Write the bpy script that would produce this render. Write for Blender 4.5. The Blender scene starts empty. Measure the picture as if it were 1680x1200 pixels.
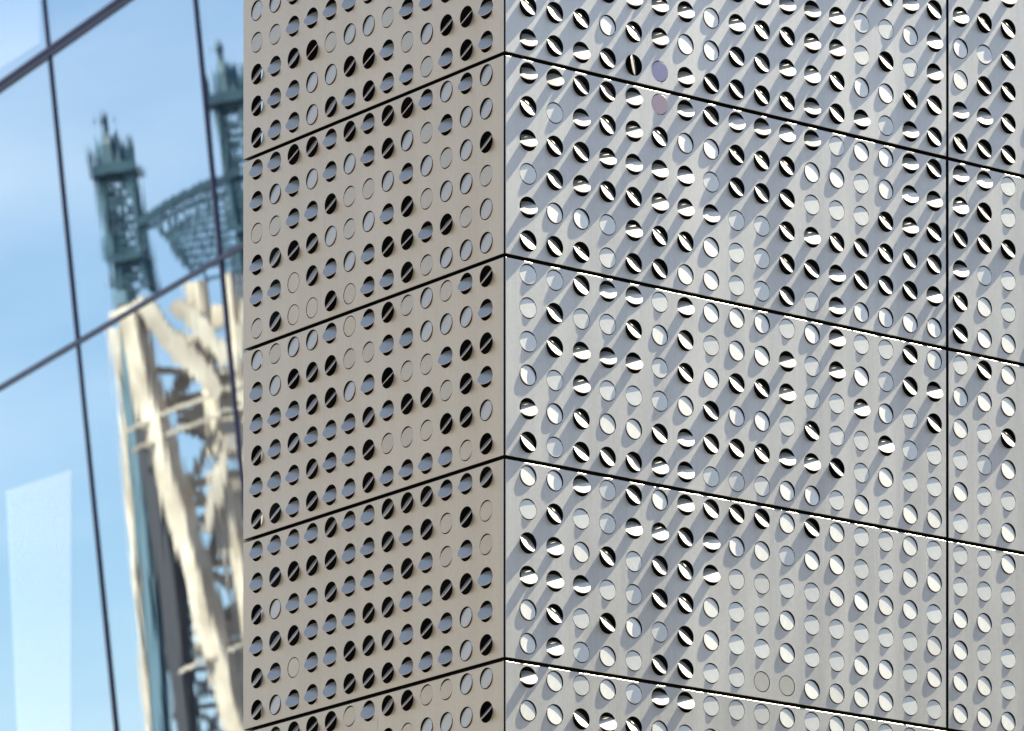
import bpy, math, random
import numpy as np
from mathutils import Vector, Matrix, Euler

random.seed(7)
SC = bpy.context.scene
COL = SC.collection
D2R = math.radians

# ------------------------------------------------------------------ camera
F, YH = 9686.0, 3130.0            # focal length and horizon row of the (shift-lens) photograph, in its pixels
cam_d = bpy.data.cameras.new('camera')
cam = bpy.data.objects.new('camera', cam_d)
COL.objects.link(cam)
SC.camera = cam
CAM = Vector((0.0, 0.0, 1.6))
cam.location = CAM
cam.rotation_euler = (D2R(90), 0, 0)
cam_d.sensor_width = 36.0
cam_d.lens = F / 1680.0 * 36.0
cam_d.shift_y = (YH - 600.0) / 1680.0
cam_d.clip_start = 0.5
cam_d.clip_end = 6000.0
cam_d.dof.use_dof = True
cam_d.dof.focus_distance = 14.95
cam_d.dof.aperture_fstop = 12.0

# ------------------------------------------------------------------ sky, sun, exposure
SUN = Vector((0.552, 0.314, 0.770)).normalized()
w = bpy.data.worlds.new('World'); SC.world = w; w.use_nodes = True
nt = w.node_tree
sky = nt.nodes.new('ShaderNodeTexSky'); sky.sky_type = 'NISHITA'
sky.sun_disc = False
sky.sun_elevation = math.asin(SUN.z)
sky.sun_rotation = math.atan2(SUN.x, SUN.y)
sky.altitude = 10; sky.air_density = 1.0; sky.dust_density = 0.7; sky.ozone_density = 1.5
_tc = nt.nodes.new('ShaderNodeTexCoord'); _mp = nt.nodes.new('ShaderNodeMapping'); _mp.inputs['Scale'].default_value = (3.0, 3.0, 11.0)
_no = nt.nodes.new('ShaderNodeTexNoise'); _no.inputs['Scale'].default_value = 1.6; _no.inputs['Detail'].default_value = 6
_mr = nt.nodes.new('ShaderNodeMapRange'); _mr.inputs[1].default_value = .43; _mr.inputs[2].default_value = .72; _mr.inputs[4].default_value = .46
_mx = nt.nodes.new('ShaderNodeMix'); _mx.data_type = 'RGBA'; _mx.inputs[7].default_value = (7.9, 7.8, 7.8, 1)
nt.links.new(_tc.outputs['Generated'], _mp.inputs[0]); nt.links.new(_mp.outputs[0], _no.inputs['Vector'])
_sp = nt.nodes.new('ShaderNodeSeparateXYZ'); _el = nt.nodes.new('ShaderNodeMapRange'); _el.inputs[1].default_value = .64; _el.inputs[2].default_value = .46
_mu = nt.nodes.new('ShaderNodeMath'); _mu.operation = 'MULTIPLY'
nt.links.new(_tc.outputs['Generated'], _sp.inputs[0]); nt.links.new(_sp.outputs[2], _el.inputs[0])
nt.links.new(_no.outputs['Fac'], _mr.inputs[0]); nt.links.new(_mr.outputs[0], _mu.inputs[0]); nt.links.new(_el.outputs[0], _mu.inputs[1])
nt.links.new(_mu.outputs[0], _mx.inputs[0])
nt.links.new(sky.outputs[0], _mx.inputs[6]); nt.links.new(_mx.outputs[2], nt.nodes['Background'].inputs[0])   # thin high cloud
nt.nodes['Background'].inputs[1].default_value = 0.068
sl = bpy.data.lights.new('sun', 'SUN'); sl.energy = 4.5; sl.angle = D2R(0.53); sl.color = (1.0, 0.945, 0.74)
sun = bpy.data.objects.new('sun', sl); COL.objects.link(sun)
sun.rotation_euler = (-SUN).to_track_quat('-Z', 'Y').to_euler()
SC.view_settings.view_transform = 'Standard'
SC.view_settings.look = 'None'
SC.view_settings.gamma = 1.0
SC.view_settings.use_curve_mapping = False
SC.view_settings.exposure = 2.05
SC.render.engine = 'CYCLES'
SC.cycles.max_bounces = 8
SC.cycles.glossy_bounces = 5
SC.cycles.sample_clamp_indirect = 8.0
SC.cycles.use_denoising = True

# ------------------------------------------------------------------ helpers
class MB:
    """collects polygons, links them as ONE mesh object"""
    def __init__(s): s.v = []; s.f = []; s.m = []; s.sm = []
    def poly(s, pts, m=0, smooth=False):
        b = len(s.v); s.v += [tuple(p) for p in pts]
        s.f.append(tuple(range(b, b + len(pts)))); s.m.append(m); s.sm.append(smooth)
    def box(s, lo, hi, M=None, m=0):
        (a, b, c), (d, e, f) = lo, hi
        P = [(a,b,c),(d,b,c),(d,e,c),(a,e,c),(a,b,f),(d,b,f),(d,e,f),(a,e,f)]
        if M is not None: P = [tuple(M @ Vector(p)) for p in P]
        k = len(s.v); s.v += P
        for q in ((0,3,2,1),(4,5,6,7),(0,1,5,4),(1,2,6,5),(2,3,7,6),(3,0,4,7)):
            s.f.append(tuple(k + i for i in q)); s.m.append(m); s.sm.append(False)
    def bar(s, p, q, w, d=None, m=0):
        p = Vector(p); q = Vector(q); L = (q - p).length
        z = (q - p).normalized(); up = Vector((0,0,1)) if abs(z.z) < .95 else Vector((0,1,0))
        x = z.cross(up).normalized(); y = z.cross(x)
        M = Matrix((( x.x,y.x,z.x,p.x),(x.y,y.y,z.y,p.y),(x.z,y.z,z.z,p.z),(0,0,0,1)))
        d = d or w
        s.box((-w/2,-d/2,0),(w/2,d/2,L), M, m)
    def cone(s, c, r0, r1, h, n=8, m=0):
        c = Vector(c)
        A = [c + Vector((r0*math.cos(2*math.pi*i/n), r0*math.sin(2*math.pi*i/n), 0)) for i in range(n)]
        B = [c + Vector((r1*math.cos(2*math.pi*i/n), r1*math.sin(2*math.pi*i/n), h)) for i in range(n)]
        for i in range(n):
            j = (i + 1) % n; s.poly([A[i], A[j], B[j], B[i]], m)
        s.poly(A[::-1], m); s.poly(B, m)
    def mesh(s, name, mats):
        me = bpy.data.meshes.new(name); me.from_pydata(s.v, [], s.f)
        for m in mats: me.materials.append(m)
        me.polygons.foreach_set('material_index', s.m)
        me.polygons.foreach_set('use_smooth', s.sm)
        me.update(); return me
    def build(s, name, mats, parent=None, loc=(0,0,0), rot=(0,0,0)):
        if not isinstance(mats, (list, tuple)): mats = [mats]
        return link(name, s.mesh(name, mats), parent, loc, rot)

def link(name, me, parent=None, loc=(0,0,0), rot=(0,0,0)):
    o = bpy.data.objects.new(name, me); COL.objects.link(o)
    o.parent = parent; o.location = loc; o.rotation_euler = rot
    return o

def thing(name, loc, label, cat, rotz=0.0):
    o = link(name, None, None, loc, (0, 0, rotz)); o['label'] = label; o['category'] = cat
    return o

def mat(name, base, rough=0.5, metal=0.0, spec=0.5):
    m = bpy.data.materials.new(name); m.use_nodes = True
    b = m.node_tree.nodes['Principled BSDF']
    b.inputs['Base Color'].default_value = (*base, 1); b.inputs['Roughness'].default_value = rough
    b.inputs['Metallic'].default_value = metal; b.inputs['Specular IOR Level'].default_value = spec
    return m

def N(m, t, **kw):
    n = m.node_tree.nodes.new(t)
    for k, v in kw.items(): setattr(n, k, v)
    return n

def noisy(m, c0, c1, scale=(1,1,1), detail=4, lo=.35, hi=.65, coord='Object', sc=1.0, rough=None):
    """colour varies between c0 and c1 with a stretched noise; optionally roughness too"""
    T = m.node_tree; b = T.nodes['Principled BSDF']
    tc = N(m, 'ShaderNodeTexCoord'); mp = N(m, 'ShaderNodeMapping'); no = N(m, 'ShaderNodeTexNoise')
    mp.inputs['Scale'].default_value = scale; no.inputs['Scale'].default_value = sc; no.inputs['Detail'].default_value = detail
    cr = N(m, 'ShaderNodeValToRGB')
    cr.color_ramp.elements[0].position = lo; cr.color_ramp.elements[0].color = (*c0, 1)
    cr.color_ramp.elements[1].position = hi; cr.color_ramp.elements[1].color = (*c1, 1)
    L = T.links.new
    L(tc.outputs[coord], mp.inputs[0]); L(mp.outputs[0], no.inputs['Vector']); L(no.outputs['Fac'], cr.inputs[0])
    L(cr.outputs[0], b.inputs['Base Color'])
    if rough:
        mr = N(m, 'ShaderNodeMapRange'); mr.inputs[3].default_value, mr.inputs[4].default_value = rough
        L(no.outputs['Fac'], mr.inputs[0]); L(mr.outputs[0], b.inputs['Roughness'])
    return no

# ------------------------------------------------------------------ materials
def coated(name, k0, k1, metal, rough, bump=True):
    m = mat(name, k0, rough, metal, 0.5)
    T = m.node_tree; L = T.links.new; b = T.nodes['Principled BSDF']
    tc = N(m, 'ShaderNodeTexCoord')
    # rolling grain: fine vertical streaks, plus broad faint drift and rain marks
    mp = N(m, 'ShaderNodeMapping'); mp.inputs['Scale'].default_value = (420, 420, 6)
    n1 = N(m, 'ShaderNodeTexNoise'); n1.inputs['Scale'].default_value = 1; n1.inputs['Detail'].default_value = 3
    mp2 = N(m, 'ShaderNodeMapping'); mp2.inputs['Scale'].default_value = (9, 9, 1.3)
    n2 = N(m, 'ShaderNodeTexNoise'); n2.inputs['Scale'].default_value = 1; n2.inputs['Detail'].default_value = 5
    n3 = N(m, 'ShaderNodeTexNoise'); n3.inputs['Scale'].default_value = 90; n3.inputs['Detail'].default_value = 2
    for a, q in ((mp, n1), (mp2, n2)):
        L(tc.outputs['Object'], a.inputs[0]); L(a.outputs[0], q.inputs['Vector'])
    L(tc.outputs['Object'], n3.inputs['Vector'])
    a1 = N(m, 'ShaderNodeMath', operation='MULTIPLY'); a1.inputs[1].default_value = .34; L(n1.outputs['Fac'], a1.inputs[0])
    a2 = N(m, 'ShaderNodeMath', operation='MULTIPLY_ADD'); a2.inputs[1].default_value = .46; L(n2.outputs['Fac'], a2.inputs[0]); L(a1.outputs[0], a2.inputs[2])
    a3 = N(m, 'ShaderNodeMath', operation='MULTIPLY_ADD'); a3.inputs[1].default_value = .2; L(n3.outputs['Fac'], a3.inputs[0]); L(a2.outputs[0], a3.inputs[2])
    cr = N(m, 'ShaderNodeValToRGB')
    cr.color_ramp.elements[0].position = .36; cr.color_ramp.elements[0].color = (*k0, 1)
    cr.color_ramp.elements[1].position = .64; cr.color_ramp.elements[1].color = (*k1, 1)
    oi = N(m, 'ShaderNodeObjectInfo'); hv = N(m, 'ShaderNodeHueSaturation'); pr = N(m, 'ShaderNodeMapRange')
    pr.inputs[3].default_value, pr.inputs[4].default_value = .965, 1.03
    L(oi.outputs['Random'], pr.inputs[0]); L(pr.outputs[0], hv.inputs['Value']); L(cr.outputs[0], hv.inputs['Color'])
    L(a3.outputs[0], cr.inputs[0]); L(hv.outputs[0], b.inputs['Base Color'])
    mr = N(m, 'ShaderNodeMapRange'); mr.inputs[1].default_value = .35; mr.inputs[2].default_value = .65
    mr.inputs[3].default_value = rough - .03; mr.inputs[4].default_value = rough + .05
    L(a3.outputs[0], mr.inputs[0]); L(mr.outputs[0], b.inputs['Roughness'])
    if not bump: return m
    bp = N(m, 'ShaderNodeBump'); bp.inputs['Distance'].default_value = .0016; bp.inputs['Strength'].default_value = 1
    mp4 = N(m, 'ShaderNodeMapping'); mp4.inputs['Scale'].default_value = (3.2, 3.2, 2.2)
    n4 = N(m, 'ShaderNodeTexNoise'); n4.inputs['Scale'].default_value = 1; n4.inputs['Detail'].default_value = 1
    L(tc.outputs['Object'], mp4.inputs[0]); L(mp4.outputs[0], n4.inputs['Vector'])
    L(n4.outputs['Fac'], bp.inputs['Height']); L(bp.outputs[0], b.inputs['Normal'])
    return m

M_coat = coated('champagne_coated_aluminium', (.525, .495, .445), (.625, .59, .53), .72, .38)
M_disc = coated('champagne_coated_disc', (.52, .487, .415), (.595, .56, .48), .62, .34, False)
M_mauve = coated('violet_sheen_disc', (.42, .36, .46), (.45, .39, .49), .5, .30, False)  # the coating's angle-dependent violet sheen put into the base colour
M_rose = coated('rose_sheen_disc', (.50, .34, .34), (.53, .37, .37), .5, .30, False)  # rose sheen of a turned disc, likewise put into the colour
M_back = mat('sheet_rear_primer', (.05, .05, .052), .5, .1, .3)
M_edge = mat('cut_metal_edge', (.78, .62, .58), .35, .5)  # warm ground bounce put into the pinkish edge colour
M_cav = mat('black_membrane', (.014, .014, .016), .75)
noisy(M_cav, (.010,.010,.012), (.022,.021,.022), (4,4,2), 3)
M_rail = mat('black_gasket_and_ring_shade', (.008, .008, .009), .6, 0, .25)  # also on the hole walls, where the cut ring's shade is painted black
M_screw = mat('screw_steel', (.35, .30, .28), .35, .9)
M_dark = mat('anodised_mullion', (.045, .030, .042), .32, .5)
noisy(M_dark, (.018,.012,.040), (.034,.022,.062), (1,1,1), 2)
M_wall = coated('plain_coated_wall', (.44, .435, .42), (.48, .475, .46), .4, .4)

# ------------------------------------------------------------------ ground (below the frame; it lights the undersides)
M_ground = mat('plaza_paving', (.30, .27, .23), .85)
noisy(M_ground, (.07,.065,.058), (.105,.098,.09), (.6,.6,.6), 6)
g = MB(); g.poly([(-3000,-3000,0),(3000,-3000,0),(3000,3000,0),(-3000,3000,0)])
go = g.build('ground', M_ground); go['kind'] = 'structure'

# ------------------------------------------------------------------ perforated metal building
S = 1.0 / 12.0                                  # hole pitch, m
PXS = 331.3 / 6.0                               # its size in photo pixels at the corner
ZC = F * S / PXS                                # distance of the corner
CORNER = Vector(((827.5 - 840) / F * ZC, ZC, 0))
AR = D2R(37.18); AL = D2R(-52.82)
def zrow(py): return CAM.z + (YH - py) / F * ZC  # height of a photo row at the corner
JOINTS = [87 - 331.3 + 331.3 * i for i in range(7)]   # joint rows at the corner, P0..P5
PH = 6 * S
HOLE, DISC, T = 0.0268, 0.0246, 0.0016
GAP = 0.0095

BLD = thing('metal_clad_building', CORNER, 'corner building clad in champagne perforated metal panels with bent-out round discs', 'building')
FACE_R = (Vector((math.cos(AR), math.sin(AR), 0)), AR)
FACE_L = (Vector((math.cos(AL), math.sin(AL), 0)), AL)

V0 = 0.44                                       # first hole row under a joint, in pitches
def ring(n, r, c): return [(c[0] + r*math.cos(2*math.pi*i/n), c[1] + r*math.sin(2*math.pi*i/n)) for i in range(n)]

def panel_mesh(name, W, us):
    """sheet W wide and PH - GAP high, origin at its top-left corner (front face y=0, outward -y), holes at us"""
    n = 36; R = .0010; DEP = .056; b = MB()
    H = PH - GAP; e = R
    xs = [e] + [(us[i] + us[i+1]) / 2 for i in range(len(us) - 1)] + [W - e]
    vs = [V0 * S - GAP/2 + k * S for k in range(6)]
    ys = [e] + [(vs[i] + vs[i+1]) / 2 for i in range(5)] + [H - e]
    for i, u in enumerate(us):
        for k, v in enumerate(vs):
            x0, x1, z0, z1 = xs[i], xs[i+1], -ys[k+1], -ys[k]
            rg = ring(n, HOLE, (u, -v)); bd = []
            for j in range(n):
                a = 2*math.pi*j/n; dx, dz = math.cos(a), math.sin(a); t = 1e9
                if dx > 1e-9: t = min(t, (x1 - u)/dx)
                if dx < -1e-9: t = min(t, (x0 - u)/dx)
                if dz > 1e-9: t = min(t, (z1 + v)/dz)
                if dz < -1e-9: t = min(t, (z0 + v)/dz)
                bd.append((u + dx*t, -v + dz*t))
            for cx, cz in ((x0,z0),(x1,z0),(x0,z1),(x1,z1)):
                a = math.atan2(cz + v, cx - u) % (2*math.pi)
                bd[int(round(a / (2*math.pi) * n)) % n] = (cx, cz)
            for j in range(n):
                q = (j + 1) % n
                b.poly([(rg[j][0],0,rg[j][1]),(rg[q][0],0,rg[q][1]),(bd[q][0],0,bd[q][1]),(bd[j][0],0,bd[j][1])][::-1], 0)
                b.poly([(rg[j][0],T,rg[j][1]),(rg[q][0],T,rg[q][1]),(bd[q][0],T,bd[q][1]),(bd[j][0],T,bd[j][1])], 1)
                b.poly([(rg[j][0],0,rg[j][1]),(rg[q][0],0,rg[q][1]),(rg[q][0],T,rg[q][1]),(rg[j][0],T,rg[j][1])], 3, True)
    prof = [(R*math.sin(a), R*(1-math.cos(a))) for a in (0, .4, .8, 1.2, math.pi/2)] + [(R, DEP)]
    def loop(o, y): return [(e-o, y, -e+o), (W-e+o, y, -e+o), (W-e+o, y, -H+e-o), (e-o, y, -H+e-o)]
    for i in range(len(prof) - 1):
        A = loop(*prof[i]); B = loop(*prof[i+1])
        for j in range(4):
            q = (j + 1) % 4
            b.poly([A[j], A[q], B[q], B[j]][::-1], 0 if i < len(prof) - 2 else 3, i < len(prof) - 2)
    # inner skin of the folded edge
    for o0, y0, o1, y1 in ((-.0005, T, -.0005, DEP), (-.0005, DEP, R, DEP)):
        A = loop(o0, y0); B = loop(o1, y1)
        for j in range(4):
            q = (j + 1) % 4; b.poly([A[j], A[q], B[q], B[j]], 1)
    return b.mesh(name, [M_coat, M_back, M_edge, M_rail])

def disc_mb(edge=True):
    """round tab, axis along x, two little bridges that hold it; front face at y=.0002"""
    b = MB(); n = 40; y0, y1 = .0002, .0002 + T
    rg = ring(n, DISC, (0, 0)); r2 = ring(n, DISC - .0003, (0, 0))
    b.poly([(x, y0, z) for x, z in r2], 0)
    b.poly([(x, y1, z) for x, z in rg][::-1], 1)
    for j in range(n):
        q = (j + 1) % n
        b.poly([(r2[j][0],y0,r2[j][1]),(rg[j][0],y0+.0003,rg[j][1]),(rg[q][0],y0+.0003,rg[q][1]),(r2[q][0],y0,r2[q][1])], 2, False)
        b.poly([(rg[j][0],y0+.0003,rg[j][1]),(rg[j][0],y1,rg[j][1]),(rg[q][0],y1,rg[q][1]),(rg[q][0],y0+.0003,rg[q][1])], 2, True)
    for s in (-1, 1):
        a, c = sorted((s*(DISC - .0006), s*(HOLE + .0004)))
        b.box((a, y0 + .0002, -.0011), (c, y1 - .0002, .0011), None, 0)
    return b
DM = disc_mb()
disc_me = DM.mesh('disc', [M_disc, M_back, M_edge])
def variant(m0):
    me = disc_me.copy(); me.materials[0] = m0; return me
disc_mauve, disc_rose = variant(M_mauve), variant(M_rose)

# what each disc does, read off the photograph: rows P0..P5 x 6, columns left to right
#   A/S open about the rising axis   B/P open about the falling axis   H open, less   G,W,U flush but tipped   O flat
R1 = {  # right face, first bay: one string per column (17), six panels of six rows; '.' = not seen
 0: ["AABABA","BABABB","ABABBA","BBAAWB","ABAABV","ABAAAQ","BAAAWA","ABAWWB","ABAABB","ABABBB","BAAB" "AB","ABAAAA","ABAABB","BAGGWA","ABGBWG","AAWGBA","BBAABB"],
 1: ["ABAGAB","AGBBWB","BABAWB","BBABGG","AAABAB","QBAABB","AWAABW","BWGAWW","ABBGGG","ABBGGG","ABBBBB","AWGABG","GWGBAA","WGGBBW","WWBBBW","AAABBW","BABBAW"],
 2: ["GGGWAB","GBBGWG","BGAABB","AGAGWB","ABAGWB","GWGGBA","ABBWAA","WGWBBG","WWBWBG","WWBWBG","GAAGAW","WGGBAW","AAGGBG","GWAGGW","GGWAWG","BBGGGW","WABGGW"],
 3: ["WGBAWW","WBAABA","AGWAGG","GGBGBW","BAGGWG","WABBGB","ABBBBB","BAAWWG","BWGGGG","BWGGGO","WGGWWO","BWGGGW","WWWGGW","GGWGWW","GGWGWW","WWWGGG","GWGWWG"],
 4: ["AWGWGW","WWGGWG","GBWGWW","WAGWGG","GBGGWG","AWGWGW","AGWGGW","GWGGWG","GGWGWG","GWGGWG","WGWGWG","GWGGWG","WGGWGW","WGWGGW","GWGWGG","GWWGGW","GWGWGG"],
 5: ["WGGWGW"]*17 }
R2 = {
 0: ["AAWWAB","ABGBAB","ABBBBB"],
 1: ["AABABB","ABBGWW","GGBGGW"],
 2: ["GWWGWG","BWGGGG","WWBWGW"],
 3: ["GGWWWW","GGWGWW","WGGGGW"],
 4: ["WWGWGW","WGWWGW","GWGWGG"],
 5: ["WGGWGW"]*3 }
LF = {  # left face, 13 columns from its far (left) edge to the corner
 0: ["PUGHHH","PUGPPP","UPPHPP","UPPSUU","SPPGUH","PPPUSP","PSPUSS","SPSGPP","PSPPGP","SPUPUG","PSPPSP","SPPSSS","PSSPPP"],
 1: ["PPGPPG","PUGHPH","SPPSOO","SUPHHO","PPSUPS","SUGGUO","PPGUPP","SSUPSP","SUPSSS","PGUGPG","UPGUSU","PUUUGU","UUSGUU"],
 2: ["UPPHPH","GUPPPS","USPHPP","UHHPHH","PSSPPP","OGUPPP","PGPHSS","SPSPGP","GPGSGP","UUGSGP","GUPGSP","PUSSSG","SPSPUS"],
 3: ["PPHPHH","PSUHPU","PSPSOP","PHPPPP","HSHPPP","PPPPSS","PPPSSS","HSPHSS","HPSPPP","HSPPSP","PGGSPP","PSPSUU","SGGPPS"],
 4: ["PPHPUG","PSHGPU","SPUPGH","SPGUPP","SPHGUP","GPSUPG","PSPGUP","HPUSGP","SGPUPG","GUPSGU","GUPGPS","UUGPSP","USPGUP"],
 5: ["PUSGPH"]*13 }

US_R1 = [(.885 + 1.004*i) * S for i in range(17)]
PITCH_R = 17.50 * S
US_R2 = [(18.045 + 1.012*i) * S - PITCH_R for i in range(17)]
US_L = [(12.90 - 1.0*i) * S for i in range(13)]        # distance from the corner, far edge first
W_L = 13.66 * S
ge = .0045                                            # half gap at the corner
def to_px(p):
    d = p - CAM
    return 840 + F*d.x/d.y, YH - F*d.z/d.y, d.y

me_R1 = panel_mesh('panel_sheet_right', PITCH_R - ge - GAP/2, [u - ge for u in US_R1])
me_R2 = panel_mesh('panel_sheet_far', PITCH_R - GAP, [u - GAP/2 for u in US_R2])
me_L = panel_mesh('panel_sheet_left', W_L - ge, [W_L - u for u in US_L])

PARAM = {  # right face: axis angle, tilt (degrees)
 'R': {'A': (24, 39), 'B': (-28, 33), 'G': (36, 7.5), 'W': (-27, 8.5), 'O': (30, .3), 'V': (100, -38), 'Q': (96, 13)},
 'L': {'P': (-25, 37), 'S': (24, 39), 'H': (24, 33), 'U': (31, 9.5), 'G': (-22, 7), 'O': (20, .3)} }
discs = []      # (face, code, matrix world, parent panel, local loc, local rot)
panels = []
def rotm(al, ta): return (Matrix.Rotation(-D2R(al), 4, 'Y') @ Matrix.Rotation(-D2R(ta), 4, 'X'))

def add_face(tag, ang, me, x0, us_local, codes, cols):
    for p in range(6):
        z = zrow(JOINTS[p]) - GAP/2
        base = Vector((math.cos(ang), math.sin(ang), 0)) * x0
        o = link('cladding_panel', me, BLD, (base.x, base.y, z), (random.uniform(-.0006,.0006), 0, ang + random.uniform(-.0006,.0006)))
        panels.append(o)
        MW = Matrix.Translation(CORNER + Vector((base.x, base.y, z))) @ Euler(o.rotation_euler).to_matrix().to_4x4()
        for c, u in enumerate(us_local):
            s = codes[p][c] if c < len(codes[p]) else ''.join(random.choice('GGW') for _ in range(6))
            for k in range(6):
                code = s[k]; al, ta = PARAM[tag][code]
                ja = 1.2 if code in 'GWUO' else 2.2
                al += random.gauss(0, ja); 
                if code != 'O': ta += random.gauss(0, .9 if code in 'GWU' else 2.5)
                loc = Vector((u, 0, -(V0*S - GAP/2 + k*S)))
                ML = Matrix.Translation(loc) @ rotm(al, ta)
                discs.append([tag, code, MW @ ML, o, ML, c, p, k])
add_face('R', AR, me_R1, ge, [u - ge for u in US_R1], R1, 17)
add_face('R', AR, me_R2, PITCH_R + GAP/2, [u - GAP/2 for u in US_R2], R2, 17)
add_face('L', AL, me_L, -W_L, [W_L - u for u in US_L], LF, 13)

# the 300 open and 300 closed discs that show largest are parts of their own, the rest one part each
for kind, codes, limit in (('open_disc', 'ABVPSH', 300), ('closed_disc', 'GWOUQ', 300)):
    L_ = []
    for d in discs:
        if d[1] not in codes: continue
        x, y, dep = to_px(d[2].translation)
        inview = -5 < x < 1685 and -5 < y < 1205
        L_.append(((0 if inview else 1, dep * (1.0 if d[0] == 'R' else 1.32)), d))
    L_.sort(key=lambda t: t[0])
    for _, d in L_[:limit]:
        me = disc_me
        if d[1] == 'Q': me = disc_mauve if d[6] == 0 else disc_rose
        o = link(kind, me, d[3]); o.matrix_local = d[4]
        if d[1] == 'Q': o['label'] = 'violet disc' if d[6] == 0 else 'dusty rose disc'
    rest = [d for _, d in L_[limit:]]
    if rest:
        V = np.array(DM.v); V1 = np.c_[V, np.ones(len(V))]; allv = []; allf = []; am = []; asm = []
        MB0 = Matrix.Translation(CORNER).inverted()
        for i, d in enumerate(rest):
            Mx = np.array(MB0 @ d[2]); allv.append(V1 @ Mx.T[:, :3]); n0 = i * len(V)
            allf += [tuple(n0 + j for j in f) for f in DM.f]; am += DM.m; asm += DM.sm
        b = MB(); b.v = [tuple(v) for v in np.concatenate(allv)]; b.f = allf; b.m = am; b.sm = asm
        o = b.build(kind + 's', [M_disc, M_back, M_edge], BLD); o['kind'] = 'stuff'

# dark cavity, rails with screws behind every joint
ZT, ZB = zrow(JOINTS[0]), zrow(JOINTS[6])
LEN_R = 2 * PITCH_R
def face_box(b, ang, u0, u1, d0, d1, z0, z1):
    b.box((u0, d0, z0), (u1, d1, z1), Matrix.Rotation(ang, 4, 'Z'))
b = MB(); face_box(b, AR, .050, LEN_R, .075, .10, ZB, ZT); b.build('backing_wall', M_cav, BLD)
b = MB(); face_box(b, AL, -W_L + .006, -.078, .071, .098, ZB, ZT); b.build('backing_wall', M_cav, BLD)
for ang, u0, u1 in ((AR, .02, LEN_R), (AL, -W_L + .02, -.02)):
    for i in range(7):
        z = zrow(JOINTS[i]); b = MB()
        face_box(b, ang, u0, u1, .016, .040, z - .0044, z + .0044)
        r = b.build('joint_rail', M_rail, BLD)
        sc = MB(); u = u0 + .03
        while u < u1:
            Mx = Matrix.Rotation(ang, 4, 'Z') @ Matrix.Translation((u, .016, z)) @ Matrix.Rotation(D2R(90), 4, 'X')
            n = 6; P = [Mx @ Vector((.0019*math.cos(2*math.pi*k/n), .0019*math.sin(2*math.pi*k/n), .002)) for k in range(n)]
            Q = [Mx @ Vector((.0026*math.cos(2*math.pi*k/n), .0026*math.sin(2*math.pi*k/n), -.001)) for k in range(n)]
            sc.poly(P)
            for k in range(n): sc.poly([Q[k], Q[(k+1)%n], P[(k+1)%n], P[k]])
            u += .1065
        s_ = sc.build('screw_heads', M_screw, r); s_['kind'] = 'stuff'
# upright behind the corner and behind the bay joint
b = MB(); b.box((-.012, .034, ZB), (.012, .05, ZT)); b.build('corner_post', M_rail, BLD)
b = MB(); face_box(b, AR, PITCH_R - .03, PITCH_R + .03, .041, .06, ZB, ZT); b.build('mullion_post', M_rail, BLD)
# plain cladding below and above the perforated part
b = MB()
for ang, u0, u1 in ((AR, .006, LEN_R), (AL, -W_L, -.006)):
    face_box(b, ang, u0, u1, .001, .2, 0, ZB - .006)
b.build('base_cladding', M_wall, BLD)
b = MB()
for ang, u0, u1 in ((AR, .006, LEN_R), (AL, -W_L, -.006)):
    face_box(b, ang, u0, u1, .001, .2, ZT + .006, ZT + 3.2)
b.build('upper_cladding', M_wall, BLD)

# ------------------------------------------------------------------ glass tower
TD = 60.0
h = Vector((4250 + 840, -F, 0)).normalized()           # along the facade, to the right
n0 = Vector((h.y, -h.x, 0))                            # horizontal outward
TH = D2R(6.2)
nG = n0 * math.cos(TH) - Vector((0, 0, 1)) * math.sin(TH)
mG = h.cross(nG); mG = -mG if mG.z < 0 else mG         # up the leaning facade
def ray(px, py): return Vector(((px - 840)/F, 1, (YH - py)/F))
O_G = CAM + ray(128, 562) * TD
def rot_cols(x, y, z, p=Vector((0,0,0))):
    return Matrix(((x.x,y.x,z.x,p.x),(x.y,y.y,z.y,p.y),(x.z,y.z,z.z,p.z),(0,0,0,1)))
RG = rot_cols(h, -nG, mG)                              # local x along, -y outward, z up
def onG(px, py, off=0.0):
    r = ray(px, py); t = (O_G - nG*off - CAM).dot(nG) / r.dot(nG); p = CAM + r*t - O_G
    return p.dot(h), p.dot(mG)

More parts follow.
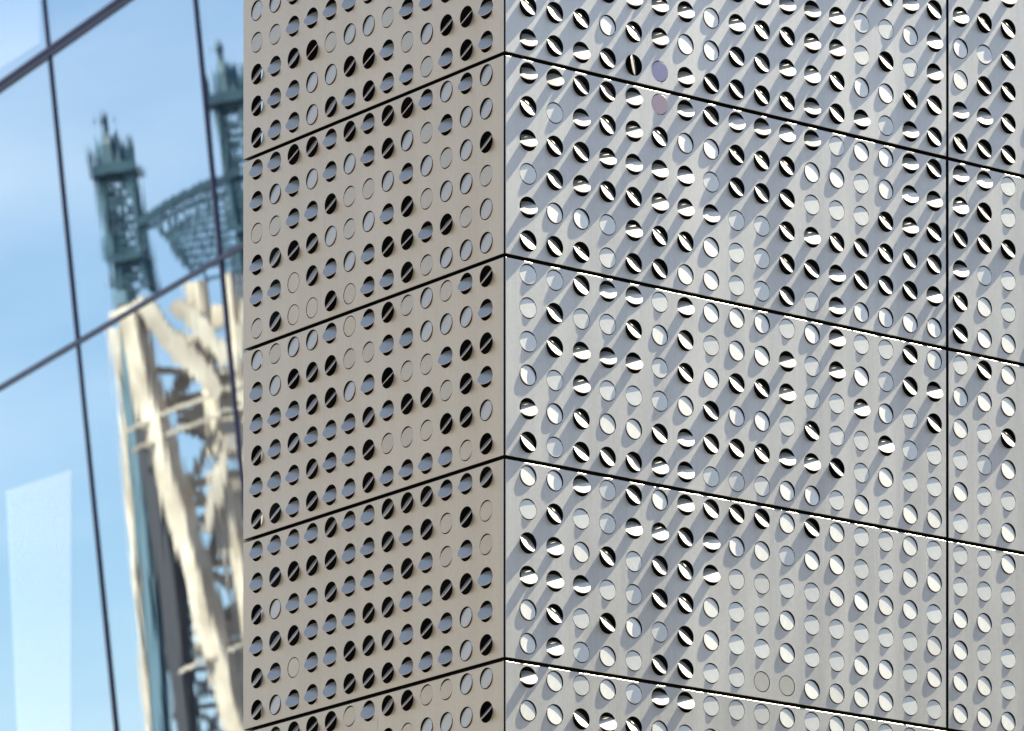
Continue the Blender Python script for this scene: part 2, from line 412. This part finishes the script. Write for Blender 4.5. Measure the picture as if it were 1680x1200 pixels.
def glass(name, refl, tcol, tint, amp=1.0):
    m = bpy.data.materials.new(name); m.use_nodes = True; T_ = m.node_tree; T_.nodes.remove(T_.nodes['Principled BSDF'])
    L = T_.links.new; out = T_.nodes['Material Output']
    gl = N(m, 'ShaderNodeBsdfGlossy'); gl.inputs['Roughness'].default_value = 0.0; gl.inputs['Color'].default_value = (*tint, 1)
    tr = N(m, 'ShaderNodeBsdfTransparent'); tr.inputs['Color'].default_value = (*tcol, 1)
    mx = N(m, 'ShaderNodeMixShader'); fr = N(m, 'ShaderNodeFresnel'); fr.inputs['IOR'].default_value = 1.5
    ma = N(m, 'ShaderNodeMath', operation='MULTIPLY_ADD'); ma.inputs[1].default_value = .9; ma.inputs[2].default_value = refl; ma.use_clamp = True
    L(fr.outputs[0], ma.inputs[0]); L(ma.outputs[0], mx.inputs[0]); L(tr.outputs[0], mx.inputs[1]); L(gl.outputs[0], mx.inputs[2]); L(mx.outputs[0], out.inputs[0])
    tc = N(m, 'ShaderNodeTexCoord'); oi = N(m, 'ShaderNodeObjectInfo'); prev = None
    for (scl, dist, det) in (((.55, 1, .35), .0013*amp, 1.0), ((5.5, 1, 1.0), .00008*amp, 1.0), ((45, 1, .9), .000008*amp, 2.0)):
        ad = N(m, 'ShaderNodeVectorMath', operation='ADD'); mp = N(m, 'ShaderNodeMapping'); mp.inputs['Scale'].default_value = scl
        no = N(m, 'ShaderNodeTexNoise'); no.inputs['Scale'].default_value = 1.0; no.inputs['Detail'].default_value = det
        rr = N(m, 'ShaderNodeMath', operation='MULTIPLY'); rr.inputs[1].default_value = 37.0
        L(oi.outputs['Random'], rr.inputs[0]); L(tc.outputs['Object'], mp.inputs[0]); L(mp.outputs[0], ad.inputs[0]); L(rr.outputs[0], ad.inputs[1])
        L(ad.outputs[0], no.inputs['Vector'])
        bp = N(m, 'ShaderNodeBump'); bp.inputs['Strength'].default_value = 1.0; bp.inputs['Distance'].default_value = dist
        L(no.outputs['Fac'], bp.inputs['Height'])
        if prev: L(prev.outputs[0], bp.inputs['Normal'])
        prev = bp
    L(prev.outputs[0], gl.inputs['Normal'])
    return m
M_glass = glass('reflective_glass', .46, (.42, .60, .72), (.80, .93, 1.0))
M_core = mat('interior_wall', (.20, .27, .34), .9)
M_slab = mat('interior_ceiling', (.35, .40, .45), .9)

TW = thing('glass_tower', (O_G.x, O_G.y, 0), 'blue reflective glass tower behind the metal building, mirroring a steel bridge', 'tower')
def on_tower(o):   # place an object that was built in facade coordinates (origin O_G)
    o.matrix_local = Matrix.Translation((0, 0, O_G.z)) @ RG
    return o
PWID = 3.44
rows = [-14.1, -12.1, -7.5, -4.6, 0.0, 2.91, 7.5, 10.4]
cols = [-3*PWID, -2*PWID, -PWID, 0, PWID, 2*PWID, 3*PWID]
for i in range(len(cols) - 1):
    for j in range(len(rows) - 1):
        cx, cz = (cols[i] + cols[i+1])/2, (rows[j] + rows[j+1])/2
        b = MB(); hw, hh = PWID/2 - .012, (rows[j+1] - rows[j])/2 - .012
        b.poly([(-hw,0,-hh),(hw,0,-hh),(hw,0,hh),(-hw,0,hh)])
        o = b.build('window_pane', M_glass, TW)
        tilt = Euler((random.gauss(0, .0007), 0, random.gauss(0, .0007))).to_matrix().to_4x4()
        o.matrix_local = Matrix.Translation((0, 0, O_G.z)) @ RG @ Matrix.Translation((cx, 0, cz)) @ tilt
for x in cols:
    b = MB(); b.box((x - .019, -.020, rows[0]), (x + .019, .09, rows[-1])); on_tower(b.build('mullion', M_dark, TW))
for z in rows:
    wz = .040 if abs(z - 2.91) < .01 else .024
    b = MB(); b.box((cols[0], -.028 if wz > .03 else -.022, z - wz), (cols[-1], .088, z + wz))
    if wz > .03: b.box((cols[0], -.045, z + .012), (cols[-1], -.026, z + wz + .006))
    on_tower(b.build('transom', M_dark, TW))
for z in (-12.1, -7.5, -.02 + 2.9, 7.5, 10.2):
    b = MB(); b.box((cols[0], .1, z - .15), (cols[-1], 2.6, z + .15)); on_tower(b.build('floor_slab', M_slab, TW))
b = MB(); b.box((cols[0], 2.6, rows[0]), (cols[-1], 2.9, rows[-1])); b.box((cols[0] - .2, .02, rows[0]), (cols[0] - .03, 2.9, rows[-1])); on_tower(b.build('core_wall', M_core, TW))
b = MB(); b.box((cols[0], .03, rows[0] - 6.0), (cols[-1], 2.9, rows[0] - .03)); on_tower(b.build('podium_wall', M_core, TW))
# pale reflections on two panes, put in as added mirror-like patches
M_pale_refl = bpy.data.materials.new('pale_reflection_film'); M_pale_refl.use_nodes = True
_t = M_pale_refl.node_tree; _b = _t.nodes['Principled BSDF']; _b.inputs['Base Color'].default_value = (.80, .84, .88, 1); _b.inputs['Roughness'].default_value = .6
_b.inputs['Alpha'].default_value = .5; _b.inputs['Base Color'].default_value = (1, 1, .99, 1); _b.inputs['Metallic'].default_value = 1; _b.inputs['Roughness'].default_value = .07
def pale_reflection(pts, off=-.004):
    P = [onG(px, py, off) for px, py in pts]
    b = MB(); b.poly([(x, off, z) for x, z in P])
    on_tower(b.build('pale_reflection_film', M_pale_refl, TW))
pale_reflection([(10, 806), (117, 771), (117, 1260), (33, 1290)])
pale_reflection([(-30, -200), (61, -200), (66, 70), (-30, 132)])

# ------------------------------------------------------------------ steel bridge, seen mirrored in the tower's glass
M_teal = mat('teal_steel', (.05, .16, .19), .5)  # teal cast of the upper mirrored panes put into the steel colour
noisy(M_teal, (.010,.034,.060), (.028,.074,.105), (.4,.4,.4), 4, coord='Object')
M_buff = mat('buff_sunlit_steel', (.50, .40, .30), .6)  # sunlit tone of the legs and bracing put into the colour
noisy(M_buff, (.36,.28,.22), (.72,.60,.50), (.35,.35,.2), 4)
M_shade = mat('dark_shaded_steel', (.025, .022, .03), .6)  # dark shaded tone of the steelwork put into the colour
M_slate = mat('blue_grey_shaded_steel', (.07, .13, .18), .6)  # blue-grey shade on a leg put into its colour
def mirror_ray(px, py, dist):
    r = ray(px, py); t = (O_G - CAM).dot(nG) / r.dot(nG); p = CAM + r*t
    d = r.normalized(); d = d - 2*d.dot(nG)*nG
    return p + d*dist, p
RL = 600.0
REF, _ = mirror_ray(190, 400, RL)
REF2, _ = mirror_ray(290, 400, RL)
ex = Vector((REF2.x - REF.x, REF2.y - REF.y, 0)).normalized()   # along the bridge portal
ey = Vector((-ex.y, ex.x, 0))
if ey.dot(Vector((-REF.x, -REF.y, 0))) > 0: ey = -ey          # away from the viewer
k_m = (TD*1.037 + RL) / F
BR = thing('steel_bridge', (REF.x, REF.y, 0), 'teal and buff steel cantilever bridge tower reflected in the glass facade', 'bridge')
def B(e, z, d=0.0):     # portal coordinates -> local point of the bridge
    p = ex*e + ey*d; return Vector((p.x, p.y, REF.z + z))
def E(px, py, d=0.0):   # photograph pixel -> portal coordinates, verticals sheared by the leaning mirror
    return B((px - 190 - (py - 400)*SH)*k_m, (400 - py)*k_m, d)
tp, _ = mirror_ray(190, 400, RL)
SH = 0.19
def lattice(b, p0, p1, q0, q1, n, w, m=0):
    """two chords p0-p1 and q0-q1 with crossed lacing"""
    p0, p1, q0, q1 = map(Vector, (p0, p1, q0, q1))
    for i in range(n):
        a = i/n; c = (i+1)/n
        b.bar(p0.lerp(p1, a), q0.lerp(q1, c), w, m=m); b.bar(q0.lerp(q1, a), p0.lerp(p1, c), w, m=m)
        b.bar(p0.lerp(p1, c), q0.lerp(q1, c), w, m=m)
def turret(e0, top, name, dx=0):
    b = MB()
    z0 = -5.5
    for s in (-1, 1):
        for d in (0, 4):
            b.bar(B(e0 + s*1.55, z0, d), B(e0 + s*1.35, top - 5.6, d), .75)
    for d in (0, 4):
        lattice(b, B(e0-1.5, z0, d), B(e0-1.35, top-5.6, d), B(e0+1.5, z0, d), B(e0+1.35, top-5.6, d), 5, .38)
    b.box((-2.3, -.8, 0), (2.3, 5, .9), rot_cols(ex, ey, Vector((0,0,1)), B(e0, top-6.6, 0)))
    b.box((-1.9, -.8, 0), (1.9, 5, .7), rot_cols(ex, ey, Vector((0,0,1)), B(e0, -2.2, 0)))
    for s in (-1, 1):
        b.bar(B(e0 + s*1.2, top-6, 3), B(e0 + s*.5, top-2.6, 1.5), .35); b.bar(B(e0 + s*2.2, -4.6, 0), B(e0 + s*1.5, -2.2, 0), .5)
        b.cone(B(e0 + s*2.0, top-5.9, 0), .42, .50, 1.6, 6); b.cone(B(e0 + s*2.0, top-4.3, 0), .5, .05, 1.5, 6)
        b.cone(B(e0 + s*2.1, -1.7, 0), .45, .30, 1.3, 6); b.cone(B(e0 + s*2.1, -.4, 0), .35, .05, 1.2, 6)
    b.cone(B(e0, top-5.9, 1.5), 1.55, 1.15, 2.6, 8); b.cone(B(e0, top-3.3, 1.5), 1.1, .45, 1.4, 8)
    b.cone(B(e0, top-1.9, 1.5), .42, .34, 1.0, 8); b.cone(B(e0, top-.9, 1.5), .62, .55, .5, 8); b.cone(B(e0, top-.4, 1.5), .5, .04, .9, 8)
    return b.build(name, M_teal, BR)
turret(0.4, 13.6, 'turret')
turret(14.3, 18.2, 'turret')
# top chord and arched portal bracing between the turrets
b = MB()
b.bar(B(1.5, 1.2), B(14.0, 4.4), .9); b.bar(B(1.5, .2), B(14.0, 3.0), .45)
for i in range(16):
    a = i/16; b.bar(B(1.5 + 12.5*a, .3 + 2.9*a), B(1.5 + 12.5*(a+.5/16), 1.2 + 3.2*a), .3)
arc = [(4.2, .4), (5.8, -1.6), (7.0, -4.2), (7.6, -7.0)]
for (x0, z0_), (x1, z1_) in zip(arc[:-1], arc[1:]):
    b.bar(B(x0, z0_), B(x1, z1_), .55)
for i in range(10):
    a = i/9
    b.bar(B(5.0 + 2.5*a, -.6 - 6*a*a), B(13.8, 2.8 - 9.5*a), .30)
    b.bar(B(4.6 + 9.2*a, 1.0 + 2.4*a), B(6.6 + 7.2*a*.9, -4.2 + 1.0*a - (2.5*a)), .30)
b.build('portal_bracing', M_teal, BR)
# legs below
ZBASE = -REF.z
def leg(name, e_top, e_bot, z_top, w, mt, d=0.0):
    b = MB(); b.bar(B(e_top, z_top, d), B(e_bot, -62, d), w, w*.9)
    b.bar(B(e_bot, -62, d), B(e_bot + (e_bot - e_top)*.3, ZBASE, d), w, w*.9)
    b.build(name, mt, BR)
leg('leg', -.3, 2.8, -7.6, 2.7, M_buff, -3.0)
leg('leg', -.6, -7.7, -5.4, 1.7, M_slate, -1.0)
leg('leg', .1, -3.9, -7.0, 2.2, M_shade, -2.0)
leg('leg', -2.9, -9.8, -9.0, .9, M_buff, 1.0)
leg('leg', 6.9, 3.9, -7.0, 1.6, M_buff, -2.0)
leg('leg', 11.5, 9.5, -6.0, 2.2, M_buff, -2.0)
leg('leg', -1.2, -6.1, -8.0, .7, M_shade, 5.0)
b = MB()
b.bar(B(1.0, -7.2, -3.6), B(7.6, -19.5, -3.6), 2.8, 2.0); b.bar(B(5.0, -9.0, -3.4), B(14.0, -24, -3.4), 1.8, 1.6); b.bar(B(13.5, -9.0, -3.0), B(3.5, -33, -3.0), 1.0)
lattice(b, B(1.5, -9, 3), B(1.5, -62, 3), B(8.0, -9, 3), B(8.0, -62, 3), 6, .85)
lattice(b, B(8.2, -12, 5), B(8.2, -62, 5), B(13.2, -12, 5), B(13.2, -62, 5), 8, .75)
for z in (-21, -23.2, -47): b.bar(B(-3, z, -4.2), B(13, z + 3.2, -4.2), .4)
for z in (-14, -28, -36, -42, -55): b.bar(B(-.5, z, 1), B(14, z - 5, 1), .7)
for z in (-12, -30, -44): b.bar(B(1, z - 7, 2), B(12, z + 6, 2), .9)
lattice(b, B(1.0, -9, 9), B(1.5, -62, 9), B(14.0, -9, 9), B(13.0, -62, 9), 5, 1.2)
b.build('cross_bracing', M_buff, BR)
b = MB()
lattice(b, B(-2.2, -14, 6), B(-3.6, -62, 6), B(.4, -14, 6), B(-1.0, -62, 6), 12, .55)
lattice(b, B(-4.2, -10, 5), B(-6.4, -62, 5), B(-2.2, -10, 5), B(-4.0, -62, 5), 9, .3)
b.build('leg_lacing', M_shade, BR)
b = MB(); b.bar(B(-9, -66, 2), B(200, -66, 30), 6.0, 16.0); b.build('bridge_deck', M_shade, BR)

# ------------------------------------------------------------------ stone block added at the left, unseen, to warm the shaded face's reflections
M_stone = mat('warm_limestone', (.40, .34, .27), .85)
noisy(M_stone, (.165,.128,.083), (.215,.168,.112), (.25,.25,.5), 5)
M_win = mat('dark_window', (.05, .06, .07), .15)
ST = thing('added_stone_building', (-30.0, -6.0, 0), 'added warm limestone block, unseen, warming the shaded metal face', 'building')
b = MB(); b.box((-12, -28, 0), (0, 32.5, 20)); b.build('wall', M_stone, ST)
wmb = MB(); wmb.box((0.002, -.7, 0), (.08, .7, 1.7)); wme = wmb.mesh('window', [M_win])
for i in range(12):
    for j in range(4):
        link('window', wme, ST, (0, -25 + i*5, 2.2 + j*4.0))

# ------------------------------------------------------------------ dark brick block added at the right, unseen, to darken the sunlit face's low reflections
M_brick = mat('dark_brick', (.10, .075, .06), .9)
noisy(M_brick, (.08,.06,.05), (.13,.10,.085), (1,1,4), 4)
BK = thing('added_brick_building', (58.0, -2.0, 0), 'added dark brick block, unseen, darkening low reflections in the sunlit metal face', 'building')
b = MB(); b.box((0, -34, 0), (14, 30, 25)); b.build('wall', M_brick, BK)
for i in range(12):
    for j in range(6):
        link('window', wme, BK, (-.001, -30 + i*5, 2.2 + j*3.8), (0, 0, math.pi))

# ------------------------------------------------------------------ chalky scuffs on the sheets, a few near-vertical scratches
M_scuff = mat('chalky_scuff', (.62, .62, .60), .8)
def on_face(px, py, ang):
    n = Vector((math.sin(ang), -math.cos(ang), 0)); r = ray(px, py); t = (CORNER - CAM).dot(n) / r.dot(n); p = CAM + r*t - CORNER
    return p.x*math.cos(ang) + p.y*math.sin(ang), p.z
for ang, x, ya, yb, k in ((AL, 682, 560, 712, 26), (AL, 560, 470, 488, 5), (AR, 1519, 905, 946, 16), (AR, 1271, 868, 918, 9), (AR, 1309, 872, 882, 3), (AR, 1587, 300, 330, 7), (AR, 935, 548, 566, 5), (AR, 1004, 612, 626, 5), (AL, 619, 1178, 1199, 6)):
    b = MB(); rr = random.Random(x)
    for i in range(k):
        py = ya + (yb - ya)*(i + rr.random()*.6)/k
        u, z = on_face(x + rr.gauss(0, .8) + (py - ya)*.02, py, ang)
        L = .0016 + rr.random()*.005; wd = .0003 + rr.random()*.0006
        b.box((u - wd, -.00025, z - L), (u + wd, -.00005, z + L), Matrix.Rotation(ang, 4, 'Z'))
    o = b.build('scuff_mark', M_scuff, BLD); o['kind'] = 'stuff'
